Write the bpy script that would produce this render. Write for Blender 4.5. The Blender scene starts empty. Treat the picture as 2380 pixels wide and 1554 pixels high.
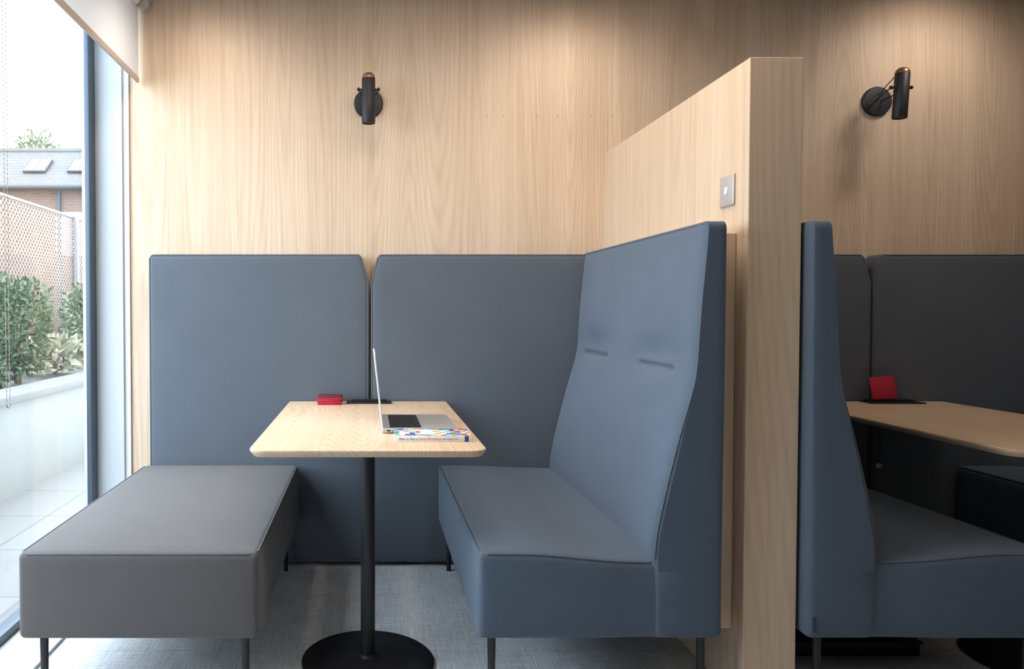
import bpy, bmesh, math, random
from mathutils import Vector, Matrix
C = bpy.context.scene.collection
PI = math.pi
H = 1.14            # camera height
ORG = {}

# ------------------------------------------------------------------ materials
def srgb(r, g, b):
    f = lambda c: (c/255/12.92) if c/255 <= .04045 else ((c/255+.055)/1.055)**2.4
    return (f(r), f(g), f(b), 1)

class NT:
    def __init__(s, name):
        s.m = bpy.data.materials.new(name); s.m.use_nodes = True
        s.t = s.m.node_tree; s.b = s.t.nodes['Principled BSDF']; s.out = s.t.nodes['Material Output']
    def n(s, typ, **kw):
        x = s.t.nodes.new(typ)
        for k, v in kw.items(): setattr(x, k, v)
        return x
    def l(s, a, b): s.t.links.new(a, b)
    def val(s, sock, v):
        if isinstance(v, bpy.types.NodeSocket): s.l(v, sock)
        else: sock.default_value = v
    def math(s, op, a, b=0, c=None, clamp=False):
        x = s.n('ShaderNodeMath', operation=op, use_clamp=clamp)
        s.val(x.inputs[0], a); s.val(x.inputs[1], b)
        if c is not None: s.val(x.inputs[2], c)
        return x.outputs[0]
    def mix(s, f, a, b, blend='MIX'):
        x = s.n('ShaderNodeMix', data_type='RGBA', blend_type=blend)
        s.val(x.inputs[0], f); s.val(x.inputs[6], a); s.val(x.inputs[7], b)
        return x.outputs[2]
    def obj(s): return s.n('ShaderNodeTexCoord').outputs['Object']
    def map(s, v, sc=(1,1,1), loc=(0,0,0)):
        x = s.n('ShaderNodeMapping'); s.l(v, x.inputs[0])
        x.inputs['Scale'].default_value = sc; x.inputs['Location'].default_value = loc
        return x.outputs[0]
    def noise(s, v, scale, detail=2, rough=.5, dist=0):
        x = s.n('ShaderNodeTexNoise'); s.l(v, x.inputs['Vector'])
        x.inputs['Scale'].default_value = scale; x.inputs['Detail'].default_value = detail
        x.inputs['Roughness'].default_value = rough; x.inputs['Distortion'].default_value = dist
        return x.outputs[0]
    def bump(s, h, strength, dist):
        x = s.n('ShaderNodeBump'); x.inputs['Strength'].default_value = strength
        x.inputs['Distance'].default_value = dist; s.l(h, x.inputs['Height'])
        s.l(x.outputs[0], s.b.inputs['Normal'])

def plain(name, col, rough=.5, metal=0, var=.06, nscale=30, spec=.5, bump=0):
    t = NT(name)
    n = t.noise(t.obj(), nscale, 3)
    dark = tuple(c*(1-var*2) for c in col[:3])+(1,)
    t.l(t.mix(n, dark, tuple(min(1, c*(1+var)) for c in col[:3])+(1,)), t.b.inputs['Base Color'])
    t.b.inputs['Roughness'].default_value = rough; t.b.inputs['Metallic'].default_value = metal
    t.b.inputs['Specular IOR Level'].default_value = spec
    if bump: t.bump(n, bump, .002)
    return t.m

def wood(name, axis, c1, c2, panel=False, ring=95, seed=0.0, rough=.5, rw=.16, across=3.4, along=.2, bw=.45):
    t = NT(name); v = t.obj()
    if panel:
        sp = t.n('ShaderNodeSeparateXYZ'); t.l(v, sp.inputs[0])
        u = t.math('DIVIDE', t.math('ADD', sp.outputs[0], 1.104), 1.13)
        wn = t.n('ShaderNodeTexWhiteNoise', noise_dimensions='1D'); t.l(t.math('FLOOR', u), wn.inputs['W'])
        mul = t.n('ShaderNodeVectorMath', operation='SCALE'); t.l(wn.outputs['Color'], mul.inputs[0]); mul.inputs['Scale'].default_value = 13
        ad = t.n('ShaderNodeVectorMath', operation='ADD'); t.l(v, ad.inputs[0]); t.l(mul.outputs[0], ad.inputs[1])
        v = ad.outputs[0]
    def sc(a, b): return tuple(b if 'XYZ'[i] == axis else a for i in range(3))
    L = (seed, seed*1.7, seed*.6)
    low = t.noise(t.map(v, sc(across, along), L), 1, 1, .35, 0)
    ring_v = t.math('SINE', t.math('MULTIPLY', low, ring*3))
    ring_v = t.math('MULTIPLY_ADD', ring_v, .5, .5)
    ring_v = t.math('POWER', ring_v, 2)
    fib = t.noise(t.map(v, sc(260, 7), L), 1, 3, .6)
    fib2 = t.noise(t.map(v, sc(70, .9), L), 1, 3, .6)
    broad = t.noise(t.map(v, sc(9, .2), L), 1, 2)
    f = t.math('MULTIPLY', ring_v, rw)
    f = t.math('ADD', f, t.math('MULTIPLY', fib, .6))
    f = t.math('ADD', f, t.math('MULTIPLY', fib2, .55))
    f = t.math('ADD', f, t.math('MULTIPLY', broad, bw))
    f = t.math('SUBTRACT', f, .27+bw/2, clamp=True)
    col = t.mix(f, c1, c2)
    if panel:
        fr = t.math('ABSOLUTE', t.math('SUBTRACT', t.math('FRACT', u), .5))
        g = t.math('GREATER_THAN', fr, .4992)
        col = t.mix(t.math('MULTIPLY', g, .3), col, srgb(120, 92, 66))
    t.l(col, t.b.inputs['Base Color'])
    t.b.inputs['Roughness'].default_value = rough
    t.b.inputs['Specular IOR Level'].default_value = .3
    t.bump(fib, .12, .001)
    return t.m

def fabric(name, col, col2):
    t = NT(name); v = t.obj()
    a = t.noise(v, 420, 2, .6); b = t.noise(v, 5, 3, .5)
    f = t.math('ADD', t.math('MULTIPLY', a, .6), t.math('MULTIPLY', b, .4))
    t.l(t.mix(f, col, col2), t.b.inputs['Base Color'])
    t.b.inputs['Roughness'].default_value = .85
    t.b.inputs['Specular IOR Level'].default_value = .25
    t.b.inputs['Sheen Weight'].default_value = .12
    t.b.inputs['Sheen Roughness'].default_value = .5
    t.bump(a, .35, .0015)
    return t.m

def carpet():
    t = NT('carpet'); v = t.obj()
    w1 = t.noise(t.map(v, (160, 7, 1)), 1, 3, .7); w2 = t.noise(t.map(v, (7, 160, 1)), 1, 3, .7)
    f = t.math('ADD', t.math('MULTIPLY', w1, .5), t.math('MULTIPLY', w2, .5))
    sp = t.noise(v, 260, 2, .6)
    f = t.math('ADD', t.math('MULTIPLY', f, 1.9), t.math('MULTIPLY', sp, .9))
    f = t.math('SUBTRACT', f, .9, clamp=True)
    col = t.mix(f, srgb(152, 156, 162), srgb(246, 246, 246))
    br = t.n('ShaderNodeTexBrick', offset=0.0); t.l(v, br.inputs['Vector'])
    br.inputs['Scale'].default_value = 1; br.inputs['Brick Width'].default_value = .5; br.inputs['Row Height'].default_value = .5
    br.inputs['Mortar Size'].default_value = .0025
    br.inputs['Color1'].default_value = (1, 1, 1, 1); br.inputs['Color2'].default_value = (.9, .9, .9, 1); br.inputs['Mortar'].default_value = (.8, .8, .8, 1)
    t.l(t.mix(1.0, col, br.outputs[0], 'MULTIPLY'), t.b.inputs['Base Color'])
    t.b.inputs['Roughness'].default_value = .95; t.b.inputs['Specular IOR Level'].default_value = .1
    t.bump(f, .6, .003)
    return t.m

def bricks(name, c1, c2, mortar, bw, rh, ms, axes='XZ', rough=.8, scale=1, off=.5):
    t = NT(name); v = t.obj()
    sp = t.n('ShaderNodeSeparateXYZ'); t.l(v, sp.inputs[0]); cb = t.n('ShaderNodeCombineXYZ')
    t.l(sp.outputs['XYZ'.index(axes[0])], cb.inputs[0]); t.l(sp.outputs['XYZ'.index(axes[1])], cb.inputs[1])
    br = t.n('ShaderNodeTexBrick', offset=off); t.l(cb.outputs[0], br.inputs['Vector'])
    br.inputs['Scale'].default_value = scale; br.inputs['Brick Width'].default_value = bw; br.inputs['Row Height'].default_value = rh
    br.inputs['Mortar Size'].default_value = ms
    br.inputs['Color1'].default_value = c1; br.inputs['Color2'].default_value = c2; br.inputs['Mortar'].default_value = mortar
    n = t.noise(v, 9, 4, .6)
    t.l(t.mix(t.math('MULTIPLY', n, .5), br.outputs[0], c2), t.b.inputs['Base Color'])
    t.b.inputs['Roughness'].default_value = rough
    return t.m

def glass():
    t = NT('window_glass')
    t.t.nodes.remove(t.b)
    tr = t.n('ShaderNodeBsdfTransparent'); tr.inputs[0].default_value = (.97, .99, 1, 1)
    gl = t.n('ShaderNodeBsdfGlossy'); gl.inputs['Roughness'].default_value = .02
    n = t.noise(t.obj(), .8, 1)
    mx = t.n('ShaderNodeMixShader'); t.l(t.math('MULTIPLY_ADD', n, .03, .05), mx.inputs[0])
    t.l(tr.outputs[0], mx.inputs[1]); t.l(gl.outputs[0], mx.inputs[2]); t.l(mx.outputs[0], t.out.inputs[0])
    return t.m

def mesh_screen():
    t = NT('perforated_metal'); v = t.obj()
    sp = t.n('ShaderNodeSeparateXYZ'); t.l(v, sp.inputs[0])
    p = .085
    def tri(a): return t.math('ABSOLUTE', t.math('SUBTRACT', t.math('FRACT', a), .5))
    a = t.math('DIVIDE', t.math('ADD', sp.outputs[1], sp.outputs[2]), p)
    b = t.math('DIVIDE', t.math('SUBTRACT', sp.outputs[1], sp.outputs[2]), p)
    m = t.math('MAXIMUM', tri(a), tri(b))
    hole = t.math('LESS_THAN', m, .30)
    t.b.inputs['Roughness'].default_value = .6
    n = t.noise(v, 3, 2)
    t.l(t.mix(n, srgb(98, 76, 62), srgb(122, 100, 84)), t.b.inputs['Base Color'])
    t.l(t.math('SUBTRACT', 1.0, hole), t.b.inputs['Alpha'])
    return t.m

def cover_mat():
    t = NT('book_cover'); v = t.obj()
    sn = t.n('ShaderNodeVectorMath', operation='FLOOR')
    t.l(t.map(v, (62, 62, 1), (.3, .2, 0)), sn.inputs[0])
    wn = t.n('ShaderNodeTexWhiteNoise', noise_dimensions='2D'); t.l(sn.outputs[0], wn.inputs['Vector'])
    r = t.n('ShaderNodeValToRGB'); r.color_ramp.interpolation = 'CONSTANT'
    cols = [(235,235,235), (235,130,20), (30,90,180), (60,140,200), (240,200,30), (235,235,235), (80,165,205), (100,40,140), (220,70,30), (100,175,70)]
    e = r.color_ramp.elements
    e[0].position = 0; e[0].color = srgb(*cols[0]); e[1].position = .2; e[1].color = srgb(*cols[1])
    for i, c in enumerate(cols[2:]):
        x = e.new(.3+i*.088); x.color = srgb(*c)
    t.l(wn.outputs['Value'], r.inputs[0])
    t.l(r.outputs[0], t.b.inputs['Base Color']); t.b.inputs['Roughness'].default_value = .5
    return t.m

def blind_mat():
    t = NT('blind_fabric')
    d = t.n('ShaderNodeBsdfDiffuse'); tr = t.n('ShaderNodeBsdfTranslucent')
    n = t.noise(t.map(t.obj(), (1, 200, 200)), 1, 2)
    c = t.mix(n, srgb(232, 230, 228), srgb(244, 243, 242))
    t.l(c, d.inputs[0]); t.l(c, tr.inputs[0])
    mx = t.n('ShaderNodeMixShader'); mx.inputs[0].default_value = .3
    t.l(d.outputs[0], mx.inputs[1]); t.l(tr.outputs[0], mx.inputs[2]); t.l(mx.outputs[0], t.out.inputs[0])
    return t.m

def emis(name, col, s):
    t = NT(name); t.b.inputs['Emission Color'].default_value = col; t.b.inputs['Emission Strength'].default_value = s
    return t.m

M = dict(
    wall=wood('oak_veneer_wall', 'Z', srgb(224, 201, 176), srgb(174, 146, 119), panel=True, bw=.6, rw=.18),
    part=wood('oak_veneer_partition', 'Z', srgb(220, 197, 171), srgb(176, 148, 120), seed=3.1, ring=60, rw=.15, bw=.45),
    edge=wood('oak_trim', 'Z', srgb(222, 199, 174), srgb(186, 158, 130), seed=7.7, ring=50, rw=.1),
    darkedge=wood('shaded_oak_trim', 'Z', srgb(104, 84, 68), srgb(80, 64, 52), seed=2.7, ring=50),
    table=wood('oak_table', 'Y', srgb(224, 198, 168), srgb(184, 152, 121), seed=5.3, rough=.38, rw=.24, across=4.2, along=.5),
    fab=fabric('slate_grey_wool', srgb(76, 82, 90), srgb(96, 103, 112)),
    fab_daylit=fabric('slate_wool_daylit', srgb(70, 81, 94), srgb(90, 103, 118)),  # same wool, with bluish window light mixed into its colour
    fab_shaded=fabric('slate_wool_shaded', srgb(76, 73, 72), srgb(95, 92, 91)),  # same wool, with the backlit bench's warm shade put into its colour
    pipe=plain('piping_fabric', srgb(88, 94, 102), .8),
    carpet=carpet(),
    white=plain('white_paint', srgb(238, 238, 238), .6, var=.02),
    rear=plain('taupe_paint', srgb(96, 84, 76), .8, var=.02),
    jamb=plain('pale_jamb', srgb(184, 190, 194), .5, var=.02, nscale=2),
    reveal=plain('reveal_edge_paint', srgb(206, 204, 202), .5, var=.02, nscale=2),
    sill=plain('pale_threshold', srgb(200, 200, 198), .5, var=.03),
    frame=plain('dark_blue_grey_aluminium', srgb(70, 82, 95), .4, .3),
    black=plain('black_powder_coat', srgb(28, 28, 32), .42, .2, spec=.5),
    blackp=plain('black_plastic', srgb(24, 24, 27), .5),
    lamp=plain('charcoal_lamp_metal', srgb(46, 47, 50), .5, .4),
    copper=plain('copper', srgb(160, 112, 90), .35, .8),
    steel=plain('brushed_steel', srgb(196, 192, 188), .42, .5, nscale=80),
    silver=plain('laptop_aluminium', srgb(200, 202, 206), .35, .5),
    lid=plain('laptop_lid', srgb(226, 228, 232), .4, .1),
    key=plain('black_keys', srgb(30, 30, 34), .5),
    red=plain('red_felt', srgb(176, 24, 50), .7),
    redd=plain('dark_coaster', srgb(92, 28, 46), .6),
    cover=cover_mat(),
    paper=plain('white_paper', srgb(240, 240, 238), .5, var=.02),
    ink=plain('blue_ink', srgb(44, 64, 140), .5),
    ink2=plain('orange_ink', srgb(220, 96, 50), .5),
    ink3=plain('grey_ink', srgb(120, 120, 140), .5),
    glass=glass(), blind=blind_mat(),
    rail=plain('beige_rail', srgb(196, 184, 172), .5, var=.02),
    bead=plain('bead_metal', srgb(150, 140, 125), .4, .4),
    tag=plain('blue_tag', srgb(30, 62, 88), .6),
    paving=bricks('pale_paving', srgb(120, 117, 114), srgb(112, 110, 107), srgb(84, 82, 80), .6, .6, .006, 'XY', off=0),
    render=plain('white_render', srgb(116, 116, 112), .8, nscale=4),
    cap=plain('grey_coping', srgb(94, 93, 91), .8, nscale=5),
    gravel=plain('slate_gravel', srgb(84, 78, 74), .9, var=.35, nscale=24, bump=1),
    slate=bricks('slate_roof', srgb(94, 90, 88), srgb(85, 82, 80), srgb(72, 69, 68), .3, .12, .012, 'XY'),
    brick=bricks('far_brick', srgb(112, 84, 70), srgb(98, 75, 64), srgb(118, 100, 88), .23, .075, .01, 'XZ'),
    screen=mesh_screen(),
    post=plain('steel_post', srgb(122, 124, 126), .5, .2),
    gutter=plain('dark_gutter', srgb(56, 56, 60), .5),
    sky=plain('skylight_glass', srgb(215, 215, 212), .2, var=.02),
    leaf=plain('green_leaves', srgb(66, 84, 50), .6, var=.35, nscale=14),
    leaf2=plain('pale_green_leaves', srgb(102, 110, 82), .6, var=.2, nscale=10),
    leaf3=plain('hosta_leaves', srgb(146, 144, 118), .6, var=.2, nscale=10),
    bark=plain('bark', srgb(98, 80, 62), .9),
    hole=plain('filled_nail_hole', srgb(150, 116, 88), .9),
    warm=emis('warm_bulb', (1, .8, .55, 1), 2),
)
# ------------------------------------------------------------------ helpers
def tagit(o, label=None, cat=None, group=None, kind=None):
    for k, v in (('label', label), ('category', cat), ('group', group), ('kind', kind)):
        if v: o[k] = v
    return o

def thing(name, loc, label, cat, group=None):
    o = bpy.data.objects.new(name, None); C.objects.link(o); o.location = loc; o.empty_display_size = .1
    ORG[o.name] = Vector(loc); return tagit(o, label, cat, group)

def mk(name, bm, mat, parent=None, smooth=True, origin=None, label=None):
    """bm is in world coordinates"""
    bmesh.ops.recalc_face_normals(bm, faces=bm.faces)
    if parent is not None: org = ORG[parent.name]
    else: org = Vector(origin) if origin else Vector((0, 0, 0))
    bmesh.ops.translate(bm, verts=bm.verts, vec=-org)
    me = bpy.data.meshes.new(name); bm.to_mesh(me); bm.free()
    if smooth:
        for p in me.polygons: p.use_smooth = True
        try: me.set_sharp_from_angle(angle=math.radians(38))
        except Exception: pass
    o = bpy.data.objects.new(name, me); C.objects.link(o); me.materials.append(mat)
    if parent is not None: o.parent = parent
    else: o.location = org
    ORG[o.name] = org
    if label: o['label'] = label
    return o

def box(x0, x1, y0, y1, z0, z1, bm=None, bev=0, seg=2, rot=None, piv=None):
    b = bmesh.new()
    r = bmesh.ops.create_cube(b, size=1)
    for v in b.verts:
        v.co = Vector(((x0+x1)/2+v.co.x*(x1-x0), (y0+y1)/2+v.co.y*(y1-y0), (z0+z1)/2+v.co.z*(z1-z0)))
    if bev: bmesh.ops.bevel(b, geom=list(b.edges), offset=bev, segments=seg, profile=.5, affect='EDGES')
    if rot is not None:
        bmesh.ops.rotate(b, verts=b.verts, cent=piv if piv else ((x0+x1)/2, (y0+y1)/2, (z0+z1)/2), matrix=rot)
    if bm is None: return b
    return join(bm, b)

def join(a, b):
    me = bpy.data.meshes.new('tmp'); b.to_mesh(me); b.free(); a.from_mesh(me); bpy.data.meshes.remove(me); return a

def axl(a, b, r, n):
    L = [a, a+.3*r, a+.65*r]
    L += [a+r+(b-a-2*r)*i/n for i in range(n+1)]
    return L+[b-.65*r, b-.3*r, b]

def rbox(x0, x1, y0, y1, z0, z1, r, n=(4, 4, 4), fn=None):
    A = [axl(x0, x1, r, n[0]), axl(y0, y1, r, n[1]), axl(z0, z1, r, n[2])]
    lo = (x0+r, y0+r, z0+r); hi = (x1-r, y1-r, z1-r)
    bm = bmesh.new(); D = {}
    def V(i, j, k):
        if (i, j, k) in D: return D[(i, j, k)]
        p = Vector((A[0][i], A[1][j], A[2][k]))
        q = Vector([min(max(p[t], lo[t]), hi[t]) for t in range(3)])
        d = p-q
        if d.length > 1e-9: p = q+d.normalized()*r
        if fn: p = Vector(fn(p))
        D[(i, j, k)] = bm.verts.new(p); return D[(i, j, k)]
    N = [len(a)-1 for a in A]
    for i in range(N[0]):
        for j in range(N[1]):
            for k in (0, N[2]): bm.faces.new((V(i, j, k), V(i+1, j, k), V(i+1, j+1, k), V(i, j+1, k)))
    for i in range(N[0]):
        for k in range(N[2]):
            for j in (0, N[1]): bm.faces.new((V(i, j, k), V(i+1, j, k), V(i+1, j, k+1), V(i, j, k+1)))
    for j in range(N[1]):
        for k in range(N[2]):
            for i in (0, N[0]): bm.faces.new((V(i, j, k), V(i, j+1, k), V(i, j+1, k+1), V(i, j, k+1)))
    return bm

def tube(pts, r, closed=False, seg=8, bm=None):
    pts = [Vector(p) for p in pts]; n = len(pts)
    b = bm or bmesh.new(); rings = []; prev = None
    for i, p in enumerate(pts):
        if closed: t = pts[(i+1) % n]-pts[i-1]
        else: t = pts[min(i+1, n-1)]-pts[max(i-1, 0)]
        t.normalize()
        if prev is None:
            a = Vector((0, 0, 1)) if abs(t.z) < .9 else Vector((1, 0, 0))
            u = t.cross(a).normalized()
        else: u = (prev-t*prev.dot(t)).normalized()
        prev = u; w = t.cross(u)
        rr = r(i/(n-1)) if callable(r) else r
        rings.append([b.verts.new(p+(u*math.cos(2*PI*k/seg)+w*math.sin(2*PI*k/seg))*rr) for k in range(seg)])
    m = n if closed else n-1
    for i in range(m):
        a, c = rings[i], rings[(i+1) % n]
        for k in range(seg): b.faces.new((a[k], a[(k+1) % seg], c[(k+1) % seg], c[k]))
    if not closed:
        b.faces.new(rings[0]); b.faces.new(rings[-1])
    return b

def lathe(prof, cen, axis=(0, 0, 1), seg=40, rot=None):
    """prof: (radius, height) along axis, from first to last"""
    b = bmesh.new(); q = Vector((0, 0, 1)).rotation_difference(Vector(axis)); c = Vector(cen); rings = []
    for r, h in prof:
        if r < 1e-6: rings.append([b.verts.new(c+q@Vector((0, 0, h)))])
        else: rings.append([b.verts.new(c+q@Vector((r*math.cos(2*PI*k/seg), r*math.sin(2*PI*k/seg), h))) for k in range(seg)])
    for A, B in zip(rings, rings[1:]):
        for k in range(seg):
            a0, a1 = A[k % len(A)], A[(k+1) % len(A)]; b0, b1 = B[k % len(B)], B[(k+1) % len(B)]
            f = []
            for v in (a0, a1, b1, b0):
                if v not in f: f.append(v)
            if len(f) > 2: b.faces.new(f)
    if len(rings[0]) > 1: b.faces.new(rings[0])
    if len(rings[-1]) > 1: b.faces.new(rings[-1])
    return b

def rrect(x0, x1, y0, y1, r, seg=8):
    if not isinstance(r, (tuple, list)): r = (r,)*4
    P = []
    for (cx, cy, a0, rr) in ((x1-r[0], y1-r[0], 0, r[0]), (x0+r[1], y1-r[1], 90, r[1]), (x0+r[2], y0+r[2], 180, r[2]), (x1-r[3], y0+r[3], 270, r[3])):
        for i in range(seg+1):
            a = math.radians(a0+90*i/seg); P.append((cx+rr*math.cos(a), cy+rr*math.sin(a)))
    return P

def layers(lst):
    """lst: list of (outline2d, z), same count"""
    b = bmesh.new(); R = [[b.verts.new((x, y, z)) for x, y in o] for o, z in lst]
    n = len(R[0])
    for A, B in zip(R, R[1:]):
        for k in range(n): b.faces.new((A[k], A[(k+1) % n], B[(k+1) % n], B[k]))
    b.faces.new(R[0]); b.faces.new(R[-1]); return b

def textobj(name, body, size, loc, rot, mat, parent, sx=1):
    cu = bpy.data.curves.new('t', 'FONT'); cu.body = body; cu.size = size; cu.extrude = .0001; cu.resolution_u = 2
    to = bpy.data.objects.new('t', cu); C.objects.link(to)
    bpy.context.view_layer.update()
    me = bpy.data.meshes.new_from_object(to.evaluated_get(bpy.context.evaluated_depsgraph_get()))
    bpy.data.objects.remove(to); bpy.data.curves.remove(cu)
    me.transform(Matrix.Translation(Vector(loc)-ORG[parent.name]) @ rot @ Matrix.Diagonal((sx, 1, 1, 1)))
    me.materials.clear(); me.materials.append(mat)
    o = bpy.data.objects.new(name, me); C.objects.link(o); o.parent = parent; ORG[o.name] = ORG[parent.name]
    return o

def struct(name, bm, mat, smooth=False):
    return tagit(mk(name, bm, mat, smooth=smooth), kind='structure')

# ------------------------------------------------------------------ room shell
YW = 3.458
CZ = 2.555
YR = -4.0
YG = 1.15          # where the glazing starts
struct('floor', box(-1.24, 5.6, YR, YW, -.1, 0), M['carpet'])
wb = struct('wall_back', box(-1.087, 5.6, YW, YW+.15, 0, CZ), M['wall'])
struct('ceiling', box(-1.30, 5.6, YR, YW+.15, CZ, 2.7), M['white'])
struct('wall_right', box(5.6, 5.75, YR, YW+.15, -.1, 2.7), M['rear'])
struct('wall_rear_blocker', box(-1.30, 5.75, YR-.15, YR, -.1, 2.7), M['rear'])  # unseen dark wall, added to keep light from behind off the bench fronts
struct('wall_left_blocker', box(-1.38, -1.235, YR, YG, -.1, CZ), M['rear'])  # unseen solid wall in place of glazing, added to cut frontal daylight
def partition(name, x0):
    return struct(name, box(x0, x0+.152, 2.142, YW-.001, .001, 1.855, bev=.002, seg=1), M['part'])
partition('wall_partition', 1.078)
partition('wall_partition_far', 3.37)
struct('trim_1', box(1.006, 1.077, 2.207, 3.31, .20, 1.368, bev=.002, seg=1), M['edge'])
struct('trim_2', box(1.231, 1.2385, 2.16, 3.31, .215, 1.372, bev=.001, seg=1), M['darkedge'])
struct('trim_3', box(3.298, 3.369, 2.207, 3.31, .20, 1.368, bev=.002, seg=1), M['edge'])
struct('trim_4', box(-1.245, -1.115, 3.432, 3.60, 0, CZ), M['jamb'])
struct('trim_5', box(-1.115, -1.088, 3.445, 3.60, 0, CZ), M['reveal'])
struct('trim_6', box(-1.234, -1.056, YR, 3.43, .0005, .012), M['sill'])
for i, x in enumerate((1130, 1168, 1246, 1292, 1370, 1420)):
    X = (x-855)/506
    o = mk('nail_hole', lathe([(0, 0), (.0022, 0), (.0022, .0012), (0, .0012)], (X, YW-.0008, 2.026), (0, -1, 0), 10), M['hole'], wb)

# glazed side wall
win = bpy.data.objects.new('window_1', None); C.objects.link(win); win.location = (-1.26, 0, 0); ORG[win.name] = Vector((-1.26, 0, 0)); win['kind'] = 'structure'
mk('pane', box(-1.259, -1.253, YG+.02, 3.36, .04, 2.51), M['glass'], win, False)
fr = box(-1.257, -1.235, 3.355, 3.43, 0, CZ, bev=.002)
box(-1.29, -1.236, YG, YG+.06, 0, CZ, fr, .003)
box(-1.29, -1.235, YG, 3.355, 0, .045, fr, .003); box(-1.29, -1.235, YG, 3.355, 2.50, CZ, fr, .003)
mk('window_frame', fr, M['frame'], win)
mk('gasket', box(-1.272, -1.2575, 3.365, 3.43, 0, CZ), M['silver'], win)

# ------------------------------------------------------------------ roller blind
bl = thing('roller_blind', (-1.06, 1.5, 2.17), 'partly lowered white roller blind hanging along the glazed wall', 'blind')
BX = -1.040
mk('blind_fabric', box(BX-.001, BX+.001, -.5, 3.435, 2.195, 2.53), M['blind'], bl, False)
mk('bottom_rail', box(BX-.006, BX+.006, -.5, 3.435, 2.17, 2.196, bev=.003), M['rail'], bl)
mk('roller', lathe([(0, 0), (.022, 0), (.022, 3.9), (0, 3.9)], (BX, -.5, 2.53), (0, 1, 0), 24), M['white'], bl)
mk('bracket', box(BX-.03, BX+.065, 3.41, 3.45, 2.532, CZ-.001, bev=.004), M['steel'], bl)
mk('bracket', lathe([(0, 0), (.028, 0), (.028, .03), (0, .03)], (BX+.03, 3.405, 2.522), (0, 1, 0), 24), M['steel'], bl)
ch = bmesh.new()
for k in range(125):
    z = .86+k*.0135
    for dy in (0, .02):
        b = bmesh.new(); bmesh.ops.create_icosphere(b, subdivisions=1, radius=.0022); bmesh.ops.translate(b, verts=b.verts, vec=(-1.075, 2.235+dy, z)); join(ch, b)
tube([(-1.075, 2.235+.01-.01*math.cos(a*PI/6), .86-.01*math.sin(a*PI/6)) for a in range(7)], .0015, bm=ch)
tube([(-1.075, 2.235, .86), (-1.075, 2.235, 2.5)], .0007, seg=5, bm=ch); tube([(-1.075, 2.255, .86), (-1.075, 2.255, 2.5)], .0007, seg=5, bm=ch)
mk('bead_chain', ch, M['bead'], bl)

# ------------------------------------------------------------------ upholstered wall panels
def panel(x0, x1, sl, sr, label):
    z0, z1, y0, y1, r = .015, 1.392, 3.338, YW-.002, .022
    def fn(p):
        x, y, z = p; t = max(0, (z-1.262)/.13)
        if sr: x -= t*.036*min(1, max(0, (x-(x1-.12))/.12))
        if sl: x += t*.032*min(1, max(0, ((x0+.12)-x)/.12))
        u = (x-x0)/(x1-x0)*2-1; w = (z-z0)/(z1-z0)*2-1
        if y < y0+.01: y -= .006*max(0, 1-u**4)*max(0, 1-w**4)
        return (x, y, z)
    t = thing('upholstered_wall_panel', ((x0+x1)/2, (y0+y1)/2, z0), label, 'wall panel')
    mk('cushion', rbox(x0, x1, y0, y1, z0, z1, r, (24, 2, 36), fn), M['fab'], t)
    k = .27*r; P = []
    c = .02
    pts = [(x0+k, z0+c), (x0+k, .6), (x0+k, 1.262), (x0+k, z1-c), (x0+c, z1-k), (x0+.12, z1-k), (x1-.12, z1-k), (x1-c, z1-k), (x1-k, z1-c), (x1-k, 1.262), (x1-k, .6), (x1-k, z0+c), (x1-c, z0+k), (x0+c, z0+k)]
    mk('piping', tube([Vector(fn(Vector((x, y0+k-.001, z)))) for x, z in pts], .0034, True, 6), M['pipe'], t)
panel(-.973, .006, False, True, 'wide blue-grey padded wall panel nearest the window')
panel(.012, 1.06, True, False, 'blue-grey padded wall panel behind the laptop, beside the tall bench')
panel(1.25, 2.233, False, True, 'shaded padded wall panel mostly hidden behind the right-hand bench back')
panel(2.240, 3.30, True, False, 'dark padded wall panel behind the red card on the right')

# ------------------------------------------------------------------ benches
Y0, Y1, ZB, ZS = 2.103, 3.318, .211, .458
def seatfn(x0, x1, y0, y1, crown=.012):
    def fn(p):
        x, y, z = p
        u = (x-x0)/(x1-x0)*2-1; v = (y-y0)/(y1-y0)*2-1; w = (z-ZB)/(ZS-ZB)*2-1
        if z > ZS-.03: z += crown*max(0, 1-u*u)*max(0, 1-v**4)
        if abs(u) > .9: x += math.copysign(.005, u)*max(0, 1-w*w)*max(0, 1-v**4)
        if abs(v) > .97: y += math.copysign(.005, v)*max(0, 1-w*w)*max(0, 1-u**4)
        return (x, y, z)
    return fn
def legs(t, spots):
    for x, y in spots:
        lg = mk('leg', lathe([(0, 0), (.0095, 0), (.012, ZB+.003), (0, ZB+.003)], (x, y, .0), seg=16), M['black'], t)
def perim(x0, x1, y0, y1, z, c=.022, n=10):
    P = []
    L = [(x0+c, y0), (x1-c, y0), (x1, y0+c), (x1, y1-c), (x1-c, y1), (x0+c, y1), (x0, y1-c), (x0, y0+c)]
    for i in range(8):
        a, b = L[i], L[(i+1) % 8]; m = n if i % 2 == 0 else 2
        for k in range(m): P.append(Vector((a[0]+(b[0]-a[0])*k/m, a[1]+(b[1]-a[1])*k/m, z)))
    return P
# backless bench
BL, BR_ = -.988, -.308
t = thing('backless_bench', (-.647, 2.72, 0), 'backless grey upholstered bench by the window', 'bench')
f = seatfn(BL, BR_, Y0, Y1)
mk('seat', rbox(BL, BR_, Y0, Y1, ZB, ZS, .018, (16, 24, 8), f), M['fab_shaded'], t)
k = .27*.018
mk('piping', tube([f(p) for p in perim(BL+k, BR_-k, Y0+k, Y1-k, ZS-k+.001)], .003, True, 6), M['pipe'], t)
legs(t, [(-.929, 2.14), (-.352, 2.14), (-.929, 3.28), (-.36, 3.28)])

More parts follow.
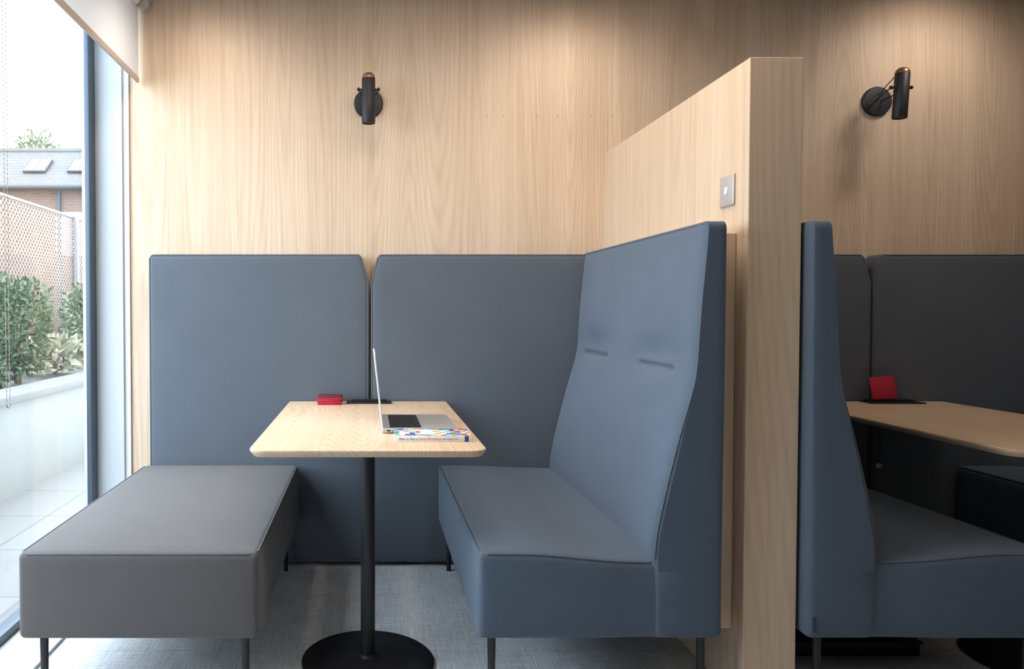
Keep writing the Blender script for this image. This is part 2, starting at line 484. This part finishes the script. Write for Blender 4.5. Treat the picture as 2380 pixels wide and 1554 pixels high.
PZ = [(.2, .81), (.37, .80), (.458, .79), (.55, .81), (.683, .843), (.85, .884), (.95, .912), (1.0, .914), (1.166, .925), (1.36, .944), (1.5, .95)]
def prof(z):
    for (a, xa), (b, xb) in zip(PZ, PZ[1:]):
        if z <= b:
            s = (z-a)/(b-a); return xa+(xb-xa)*s
    return PZ[-1][1]
def sprof(z): return sum(prof(z+d) for d in (-.06, -.04, -.02, 0, .02, .04, .06))/7
XB = 1.004
def sm(a, b, x):
    t = min(1, max(0, (x-a)/(b-a))); return t*t*(3-2*t)
def backfn(p):
    """p in box x .80..XB ; front face moves to profile; two stitched tucks"""
    x, y, z = p
    s = (XB-x)/(XB-.80)
    xf = sprof(min(z, 1.392))
    d = 0
    for (a, b, zc) in ((2.235, 2.56, .965), (2.855, 3.20, .968)):
        env = sm(a-.015, a+.05, y)*(1-sm(b-.05, b+.015, y))
        wide = math.exp(-((y-(a+b)/2)/.16)**2)
        dz = z-zc
        d += env*(.014*math.exp(-(dz/.009)**2))
        d += wide*(.015*math.exp(-((dz-.045)/.05)**2)-.008*math.exp(-((dz+.06)/.05)**2))
    if s > .9: xf += d
    e = min(y-Y0, Y1-y)
    if s > .9: xf += .014*math.exp(-e/.018)*sm(.3, .5, z)
    xf -= .006*math.sin(min(1, max(0, (z-.46)/.48))*PI) if s > .9 else 0
    return (XB-(XB-xf)*s, y, z)
def high_bench(mapx, label, mat='fab_daylit'):
    cx = mapx(.66)
    t = thing('high_back_bench', (cx, 2.72, 0), label, 'bench')
    f0 = seatfn(.312, 1.0, Y0, Y1, .010)
    def f(p):
        x, y, z = f0(p)
        z -= .026*sm(.42, .80, x)*sm(.4, .45, z)*(1-sm(Y0+.01, Y0+.25, y)*.6)
        if y < Y0+.03: y += .007*sm(.62, .79, x)
        return (mapx(x), y, z)
    mk('seat', rbox(.312, .93, Y0+.0015, Y1, ZB, ZS, .018, (26, 28, 8), f), M[mat], t)
    k = .27*.018
    P = [Vector((.80, Y0+k+.001, ZS-k+.001))]+[Vector((.312+k+.022+(.80-.331)*(1-i/12), Y0+k+.001, ZS-k+.001)) for i in range(1, 13)]
    P += [Vector((.312+k, Y0+k+.022+(Y1-Y0-.044)*i/14, ZS-k+.001)) for i in range(15)]
    mk('piping', tube([f(p) for p in P], .003, False, 6), M['pipe'], t)
    g = lambda p: (lambda q: (mapx(q[0]), q[1], q[2]))(backfn(p))
    bk = rbox(.80, XB, Y0, Y1, ZB, 1.392, .022, (3, 110, 170), g)
    bo = mk('backrest', bk, M[mat], t)
    r = .022; k = .27*r
    P = [Vector((.80+k, Y0+k, .44+(1.37-.44)*i/30)) for i in range(31)]+[Vector((.80+k, Y0+r+(Y1-Y0-2*r)*i/20, 1.392-k)) for i in range(21)]
    mk('piping', tube([g(p) for p in P], .0024, False, 6), M['pipe'], bo)
    legs(t, [(mapx(.355), 2.14), (mapx(.955), 2.14), (mapx(.355), 3.28), (mapx(.955), 3.28)])
    return t
high_bench(lambda x: x, 'high-backed blue-grey bench left of the oak partition, facing the laptop')
hb = high_bench(lambda x: 1.240+1.004-x, 'high-backed bench right of the oak partition, its side towards the viewer')
mk('fabric_tag', box(1.254, 1.262, Y0-.0035, Y0+.002, .235, .275), M['tag'], hb)
high_bench(lambda x: x+2.292, 'shaded bench glimpsed under the right-hand table')

# ------------------------------------------------------------------ tables
def table(dx, label):
    t = thing('cafe_table', (dx, 2.40, 0), label, 'table')
    x0, x1, y0, y1 = dx-.346, dx+.346, 2.15, 3.324
    R = (.012, .012, .05, .05)
    def ol(i): return rrect(x0+i, x1-i, y0+i, y1-i, tuple(max(.004, r-i) for r in R))
    mk('tabletop', layers([(ol(.03), .716), (ol(.012), .718), (ol(.003), .728), (ol(0), .732), (ol(0), .738), (ol(.0015), .7395), (ol(.003), .74)]), M['table'], t)
    mk('column', lathe([(0, .018), (.0235, .018), (.0235, .704), (0, .704)], (dx, 2.424, 0), seg=32), M['black'], t)
    mk('base', lathe([(0, 0), (.212, 0), (.215, .003), (.215, .008), (.21, .012), (.06, .018), (.035, .022), (.028, .03), (0, .03)], (dx, 2.424, 0), seg=72), M['black'], t)
    mk('mounting_plate', box(dx-.12, dx+.12, 2.30, 2.55, .704, .7165, bev=.003), M['black'], t)
    return t
table(0, 'oak-topped pedestal table holding the open laptop')
table(2.195, 'oak-topped pedestal table at the right edge holding the upright red card')

def module(x0, x1, label, gx):
    t = thing('table_power_socket', ((x0+x1)/2, 3.28, .74), label, 'power socket')
    mk('housing', box(x0, x1, 3.225, 3.318, .7402, .7455, bev=.002), M['blackp'], t)
    mk('lid', box(x0+.02, x1-.02, 3.27, 3.315, .7455, .752, bev=.002), M['black'], t)
module(-.093, .103, 'flat black power socket set into the laptop table', 0)
module(2.165, 2.40, 'flat black power socket under the upright red card', 0)

# coasters
for i in range(5):
    ang = random.Random(i).uniform(-.06, .06)
    z = .7403+i*.0074; jx = (.0, .004, -.003, .005, .001)[i]
    rot = Matrix.Rotation(ang, 3, 'Z')
    nm = ['bottom red coaster of the five in the stack', 'second red coaster up from the tabletop in the stack', 'middle red coaster of the five in the stack', 'red coaster just under the dark top one', 'dark topmost coaster of the stack'][i]
    o = mk('coaster', box(-.216+jx, -.114+jx, 3.19, 3.292, z, z+.0068, bev=.0022, rot=rot), M['redd'] if i == 4 else M['red'], None, origin=(-.165, 3.24, z))
    tagit(o, nm, 'coaster', 'coasters stacked on the laptop table')
o = mk('red_card', box(2.196, 2.303, 3.262, 3.270, .7535, .852, bev=.002, rot=Matrix.Rotation(math.radians(-12), 3, 'X')@Matrix.Rotation(math.radians(-4), 3, 'Y'), piv=(2.25, 3.266, .7535)), M['red'], None, origin=(2.25, 3.266, .752))
o.location.z += .003
tagit(o, 'square red card propped upright at the back of the right-hand table', 'card')

# ------------------------------------------------------------------ laptop
LX0, LX1, LY0, LY1 = .046, .293, 2.445, 2.795
lt = thing('laptop', (.17, 2.62, .74), 'open silver laptop with black keys on the oak table', 'laptop')
bs = mk('base', box(LX0, LX1, LY0, LY1, .7425, .756, bev=.004, seg=3), M['silver'], lt)
kb = bmesh.new()
kx0, kx1 = .075, .175; rows = 6; colsn = 14
for r_ in range(rows):
    for c_ in range(colsn):
        w = (kx1-kx0)/rows; h = (.29)/colsn
        if r_ == rows-1 and 4 <= c_ <= 8: continue
        xx = kx0+r_*w; yy = 2.475+c_*h
        box(xx+.001, xx+w-.001, yy+.001, yy+h-.001, .7560, .7575, kb)
box(kx0+5*(kx1-kx0)/6+.001, kx1-.001, 2.475+4*.29/14, 2.475+9*.29/14, .7560, .7575, kb)
mk('keyboard', kb, M['key'], bs, False)
mk('keyboard_tray', box(kx0-.002, kx1+.002, 2.472, 2.768, .7558, .7562), M['blackp'], bs, False)
mk('trackpad', box(.19, .28, 2.55, 2.69, .7558, .7564, bev=.0002), M['steel'], bs, False)
for xx, w in ((.062, .012), (.08, .010), (.096, .010), (.122, .006)):
    mk('port', box(xx, xx+w, LY0-.0006, LY0+.002, .7475, .7525), M['blackp'], bs, False)
for x, y in ((.07, 2.47), (.27, 2.47), (.07, 2.77), (.27, 2.77)):
    mk('foot', lathe([(0, 0), (.007, 0), (.006, .0035), (0, .0035)], (x, y, .74), seg=16), M['blackp'], bs)
rotl = Matrix.Rotation(math.radians(-6.2), 3, 'Y'); pv = (LX0+.003, 2.62, .757)
ld = mk('lid', box(LX0-.001, LX0+.005, LY0, LY1, .757, 1.002, bev=.0022, seg=3, rot=rotl, piv=pv), M['lid'], lt)
mk('screen', box(LX0+.0049, LX0+.0054, LY0+.008, LY1-.008, .772, .995, rot=rotl, piv=pv), M['blackp'], ld, False)
mk('hinge', lathe([(0, 0), (.0045, 0), (.0045, .27), (0, .27)], (LX0+.004, 2.485, .7565), (0, 1, 0), 16), M['steel'], lt)

# ------------------------------------------------------------------ book
bk = thing('book', (.2, 2.37, .74), 'white paperback with multicoloured squares beside the laptop', 'book')
bx0, bx1, by0, by1 = .082, .318, 2.292, 2.434
mk('pages', box(bx0+.003, bx1-.003, by0+.001, by1-.003, .7415, .7565), M['paper'], bk, False)
mk('cover', box(bx0, bx1, by0, by1, .7565, .758), M['cover'], bk, False)
mk('cover', box(bx0, bx1, by0, by1, .7402, .7415), M['paper'], bk, False)
sp = mk('spine', box(bx0, bx1, by0-.001, by0+.0008, .7402, .758, bev=.0004), M['paper'], bk)
RX = Matrix.Rotation(PI/2, 4, 'X')
textobj('title', 'How to Run a', .0125, (bx0+.012, by0-.0012, .7450), RX, M['ink'], sp, .8)
textobj('title', 'Great Workshop', .0125, (bx0+.072, by0-.0012, .7450), RX, M['ink2'], sp, .8)
textobj('author', 'Nikki Highmore Sims', .0075, (bx0+.147, by0-.0012, .7465), RX, M['ink3'], sp, .75)
mk('spine_block', box(bx1-.022, bx1-.010, by0-.0014, by0-.0009, .7408, .7576), M['ink'], sp, False)
mk('title_box', box(.148, .205, by0+.03, by1-.02, .7579, .7584), M['paper'], bk, False)
mk('title_box', box(.150, .165, by0+.055, by1-.05, .7583, .7586), M['ink2'], bk, False)

# ------------------------------------------------------------------ switch
sw = thing('light_switch', (1.078, 2.26, 1.455), 'brushed steel light switch on the oak partition', 'switch')
mk('plate', box(1.0715, 1.0779, 2.217, 2.303, 1.452, 1.544, bev=.0025, seg=3), M['steel'], sw)
mk('rocker', box(1.0685, 1.073, 2.252, 2.268, 1.487, 1.509, bev=.0015, rot=Matrix.Rotation(math.radians(5), 3, 'Y')), M['white'], sw)
for z in (1.467, 1.529):
    mk('screw', lathe([(0, 0), (.003, 0), (.003, .0008), (0, .0008)], (1.0716, 2.26, z), (-1, 0, 0), 12), M['steel'], sw)

# ------------------------------------------------------------------ wall lamps
def sconce(X, tilt, label, drop=0.0):
    t = thing('wall_lamp', (X, YW, 2.09), label, 'lamp')
    zc = 2.095-drop*.4; yc = YW-.165
    mk('backplate', lathe([(0, .001), (.066, .001), (.066, .014), (.062, .019), (.03, .022), (0, .022)], (X, YW, zc-.004), (0, -1, 0), 48), M['lamp'], t)
    for s in (-1, 1):
        mk('arm', tube([(X+s*.012, YW-.018, zc-.004), (X+s*.03, YW-.09, zc+.006), (X+s*.042, yc, zc+.014)], .003), M['lamp'], t)
    mk('pivot_bar', tube([(X-.05, yc, zc+.014), (X+.05, yc, zc+.014)], .0042, seg=12), M['lamp'], t)
    for s in (-1, 1):
        mk('pivot_knob', lathe([(0, 0), (.008, 0), (.008, .009), (0, .009)], (X+s*.043-.0045, yc, zc+.014), (1, 0, 0), 16), M['lamp'], t)
    ax = Vector((math.sin(math.radians(tilt)), 0, math.cos(math.radians(tilt)))).normalized()
    c = Vector((X, yc, zc-.018-drop*.6)); b0 = c-ax*.101
    sh = mk('lamp_shade', lathe([(.024, .004), (.028, 0), (.029, .002), (.029, .190), (.027, .193), (0, .193)], b0, ax, 40), M['lamp'], t)
    mk('copper_cap', lathe([(.0283, .193), (.0283, .197)]+[(.0280*math.cos(a*PI/16), .197+.023*math.sin(a*PI/16)) for a in range(1, 8)]+[(0, .220)], b0, ax, 40), M['copper'], t)
    mk('bulb', lathe([(0, .006), (.022, .006), (.022, .008), (0, .008)], b0, ax, 24), M['warm'], t)
    mk('cable', tube([(X+.0, YW-.02, zc+.02), (X+.01, YW-.05, zc+.05), (X+.012, YW-.1, zc+.075), (X+.008, yc+.035, zc+.07), (X+.003, yc+.026, zc+.05)], .0022), M['blackp'], t)
sconce(.003, 0, 'black spotlight on the wall above the laptop, pointing straight down', .022)
sconce(2.315, 3, 'black spotlight tilted beside its round plate, right of the partition')

# ------------------------------------------------------------------ under the right table
o = thing('cable_tray', (1.6, 2.53, 0), 'black flat metal box on the floor under the right-hand booth', 'floor box')
mk('box_body', box(1.34, 1.825, 2.46, 2.62, 0, .042, bev=.003), M['black'], o)
mk('box_lid', box(1.335, 1.83, 2.455, 2.625, .042, .05, bev=.002), M['black'], o)
o = thing('power_plug', (2.235, 3.29, .45), 'small pale plug hanging on its cable below the right-hand table', 'plug')
mk('plug_body', box(2.222, 2.25, 3.275, 3.305, .452, .474, bev=.003), M['steel'], o)
mk('cable', tube([(2.236, 3.29, .474), (2.25, 3.29, .55), (2.23, 3.285, .63), (2.25, 3.28, .7135)], .003), M['blackp'], o)

# ------------------------------------------------------------------ outside
struct('terrace_ground', box(-24, -1.39, -4, 32, -.2, -.01), M['paving'])
pw = thing('planter_wall', (-2.3, 7, -.01), 'low white rendered planter wall across the terrace', 'wall')
mk('render', box(-2.38, -2.2, 1, 15, -.01, .575), M['render'], pw, False)
mk('coping', box(-2.42, -2.15, .98, 15, .575, .625, bev=.006), M['cap'], pw)
g = bmesh.new(); rnd = random.Random(5)
nx, ny = 24, 90; grid = [[g.verts.new((-2.43-(4.2-2.43)*i/nx, 1.2+13.6*j/ny, .54+rnd.uniform(-.012, .012))) for j in range(ny+1)] for i in range(nx+1)]
for i in range(nx):
    for j in range(ny): g.faces.new((grid[i][j], grid[i+1][j], grid[i+1][j+1], grid[i][j+1]))
box(-4.2, -2.43, 1.2, 14.8, -.01, .52, g)
o = mk('gravel_bed', g, M['gravel'], None, origin=(-3.3, 7, -.01)); tagit(o, 'grey slate gravel covering the planter bed', 'gravel', kind='stuff')

def leaves(cen, rad, n, size, seed, long=2.0, shell=.55, floor=-9):
    r = random.Random(seed); b = bmesh.new(); c = Vector(cen)
    for _ in range(n):
        d = Vector((r.gauss(0, 1), r.gauss(0, 1), r.gauss(0, 1))).normalized()
        q = r.uniform(shell, 1)*(1+.18*math.sin(5*d.x+seed)*math.cos(4*d.z))
        p = c+Vector((d.x*rad[0], d.y*rad[1], d.z*rad[2]))*q
        a = (d+Vector((r.gauss(0, .6), r.gauss(0, .6), r.gauss(.2, .6)))).normalized()
        s = a.cross(Vector((r.gauss(0, 1), r.gauss(0, 1), r.gauss(0, 1)))).normalized()
        L = size*long*r.uniform(.7, 1.3); W = size*.5*r.uniform(.7, 1.3)
        nrm = a.cross(s)*size*.15
        P = [Vector((x.x, x.y, max(x.z, floor+r.uniform(0, .02)))) for x in (p, p+a*L*.5+s*W+nrm, p+a*L, p+a*L*.5-s*W+nrm)]
        b.faces.new([b.verts.new(x) for x in P])
    return b
def shrub(cen, rad, n, size, seed, mat, label, name='shrub', base=None, cat='shrub'):
    base = base if base is not None else cen[2]-rad[2]
    t = thing(name, (cen[0], cen[1], base), label, cat)
    mk('foliage', leaves(cen, rad, n, size, seed, floor=base+.01), M[mat], t, False)
    st = bmesh.new(); r = random.Random(seed)
    for k in range(5):
        e = Vector(cen)+Vector((r.uniform(-.5, .5)*rad[0], r.uniform(-.5, .5)*rad[1], r.uniform(.1, .5)*rad[2]))
        tube([(cen[0]+r.uniform(-.03, .03), cen[1]+r.uniform(-.03, .03), base), (Vector((cen[0], cen[1], base))+e)*.5+Vector((r.uniform(-.05, .05), 0, 0)), e], lambda q: .014*(1-.7*q)*max(1, rad[2]), seg=6, bm=st)
    mk('stem', st, M['bark'], t)
GB = .556
shrub((-2.80, 6.02, 1.0), (.23, .40, .42), 1900, .030, 1, 'leaf', 'bright green bushy shrub nearest the glass behind the planter wall', base=GB)
shrub((-3.15, 8.65, 1.0), (.36, .42, .46), 1500, .04, 2, 'leaf2', 'pale green shrub further along the planter bed', base=GB)
shrub((-3.72, 7.35, 1.05), (.28, .45, .48), 1300, .04, 4, 'leaf', 'dark green shrub against the perforated screen', base=GB)
shrub((-3.75, 10.3, 1.0), (.32, .7, .5), 1400, .045, 6, 'leaf2', 'farthest hazy green shrub by the screen post', base=GB)
shrub((-2.90, 6.98, .72), (.20, .26, .12), 150, .08, 3, 'leaf3', 'low cream-leaved hosta in the gravel', 'hosta', base=GB, cat='plant')
shrub((-2.64, 5.15, .70), (.13, .22, .12), 500, .025, 8, 'leaf', 'small low green plant beside the coping', 'ground_plant', base=GB, cat='plant')

sc = thing('perforated_screen', (-4.3, 10, -.01), 'tan perforated metal screen fence behind the shrubs', 'fence')
mk('mesh_panel', box(-4.303, -4.297, 5.5, 17, .62, 2.50), M['screen'], sc, False)
for y in (6.0, 8.0, 11.0, 14.0):
    mk('post', box(-4.29, -4.23, y, y+.06, -.01, 2.53, bev=.004), M['post'], sc)
mk('top_rail', box(-4.31, -4.28, 5.5, 17, 2.49, 2.52), M['post'], sc, False)

hs = thing('brick_house', (-12, 21, 0), 'distant brick house with a grey slate roof and skylights', 'building')
mk('wall', box(-22, -3.5, 20, 22.4, -.01, 4.35), M['brick'], hs, False)
rf = bmesh.new()
vs = [rf.verts.new(p) for p in ((-22.3, 19.7, 4.40), (-3.3, 19.7, 4.40), (-3.3, 21.2, 5.62), (-22.3, 21.2, 5.62), (-22.3, 22.7, 4.4), (-3.3, 22.7, 4.4), (-22.3, 19.7, 4.32), (-3.3, 19.7, 4.32))]
rf.faces.new((vs[0], vs[1], vs[2], vs[3])); rf.faces.new((vs[3], vs[2], vs[5], vs[4])); rf.faces.new((vs[0], vs[1], vs[7], vs[6]))
mk('roof', rf, M['slate'], hs, False)
mk('ridge', box(-22.3, -3.3, 21.13, 21.27, 5.58, 5.68, bev=.02), M['cap'], hs)
mk('gutter', tube([(-22.3, 19.66, 4.36), (-3.3, 19.66, 4.36)], .07, seg=10), M['gutter'], hs)
mk('downpipe', tube([(-8.15, 19.93, 4.3), (-8.15, 19.93, .0)], .05, seg=10), M['gutter'], hs)
sa = math.atan2(1.22, 1.5)
for X in (-8.9, -7.72, -11.0):
    R = Matrix.Rotation(sa, 3, 'X')
    zc = 4.40+.75*1.22/1.5; yy = 20.45
    s = mk('skylight', box(X-.3, X+.3, yy-.33, yy+.33, zc+.02, zc+.08, rot=R, piv=(X, yy, zc)), M['gutter'], hs, False)
    mk('pane', box(X-.25, X-.02, yy-.28, yy+.28, zc+.07, zc+.09, rot=R, piv=(X, yy, zc)), M['sky'], s, False)
    mk('pane', box(X+.02, X+.25, yy-.28, yy+.28, zc+.07, zc+.09, rot=R, piv=(X, yy, zc)), M['sky'], s, False)
for X in (-7.9, -10.4):
    w = mk('window', box(X-.35, X+.35, 19.96, 20.05, 2.6, 3.75), M['white'], hs, False)
    mk('pane', box(X-.29, X+.29, 19.94, 19.97, 2.66, 3.69), M['sky'], w, False)
tr = thing('tree', (-13.2, 30, -.01), 'hazy pale tree crown rising behind the slate roof', 'tree')
mk('crown', leaves((-13.0, 30, 6.7), (1.2, 1.5, 1.4), 1500, .12, 11), M['leaf2'], tr, False)
mk('trunk', tube([(-13.2, 30, -.01), (-13.1, 30, 3), (-13.0, 30, 6.5)], lambda q: .2*(1-.6*q), seg=10), M['bark'], tr)

# ------------------------------------------------------------------ light
w = bpy.data.worlds.new('world'); bpy.context.scene.world = w; w.use_nodes = True
bg = w.node_tree.nodes['Background']; bg.inputs[0].default_value = (.78, .89, 1, 1); bg.inputs[1].default_value = 9.5
def light(name, typ, loc, energy, col, **kw):
    l = bpy.data.lights.new(name, typ); l.energy = energy; l.color = col
    for k, v in kw.items():
        if k not in ('to',): setattr(l, k, v)
    o = bpy.data.objects.new(name, l); C.objects.link(o); o.location = loc
    to = Vector(kw.get('to', (loc[0], loc[1], 0)))
    o.rotation_euler = (to-Vector(loc)).to_track_quat('-Z', 'Y').to_euler(); return o
WARM = (1, .88, .77)
for X, e, tz, sz in ((-.72, 22, 1.2, 150), (.90, 22, 1.2, 150), (2.52, 21, 1.9, 135)):
    light('downlight', 'SPOT', (X, 3.0, 2.54), e, WARM, spot_size=math.radians(sz), spot_blend=1.0, shadow_soft_size=.10, to=(X, 3.5, tz))
for X, Y, e in ((0.3, 2.0, 27), (2.7, 2.0, 3), (1.5, -1.0, 10)):  # unseen overhead area lights, added as soft fill
    light('ceiling_fill', 'AREA', (X, Y, CZ-.01), e, (1, .89, .78), shape='RECTANGLE', size=1.2, size_y=1.0)

# ------------------------------------------------------------------ camera
cd = bpy.data.cameras.new('camera'); cam = bpy.data.objects.new('camera', cd); C.objects.link(cam)
cam.location = (0, 0, H); cam.rotation_euler = (math.radians(90-1.4), 0, 0)
cd.sensor_width = 36; cd.sensor_fit = 'HORIZONTAL'; cd.lens = 1750/2380*36
cd.shift_x = 335/2380; cd.shift_y = -12.2/2380; cd.clip_start = .02
bpy.context.scene.camera = cam
bpy.context.scene.view_settings.view_transform = 'Standard'
bpy.context.scene.view_settings.look = 'None'
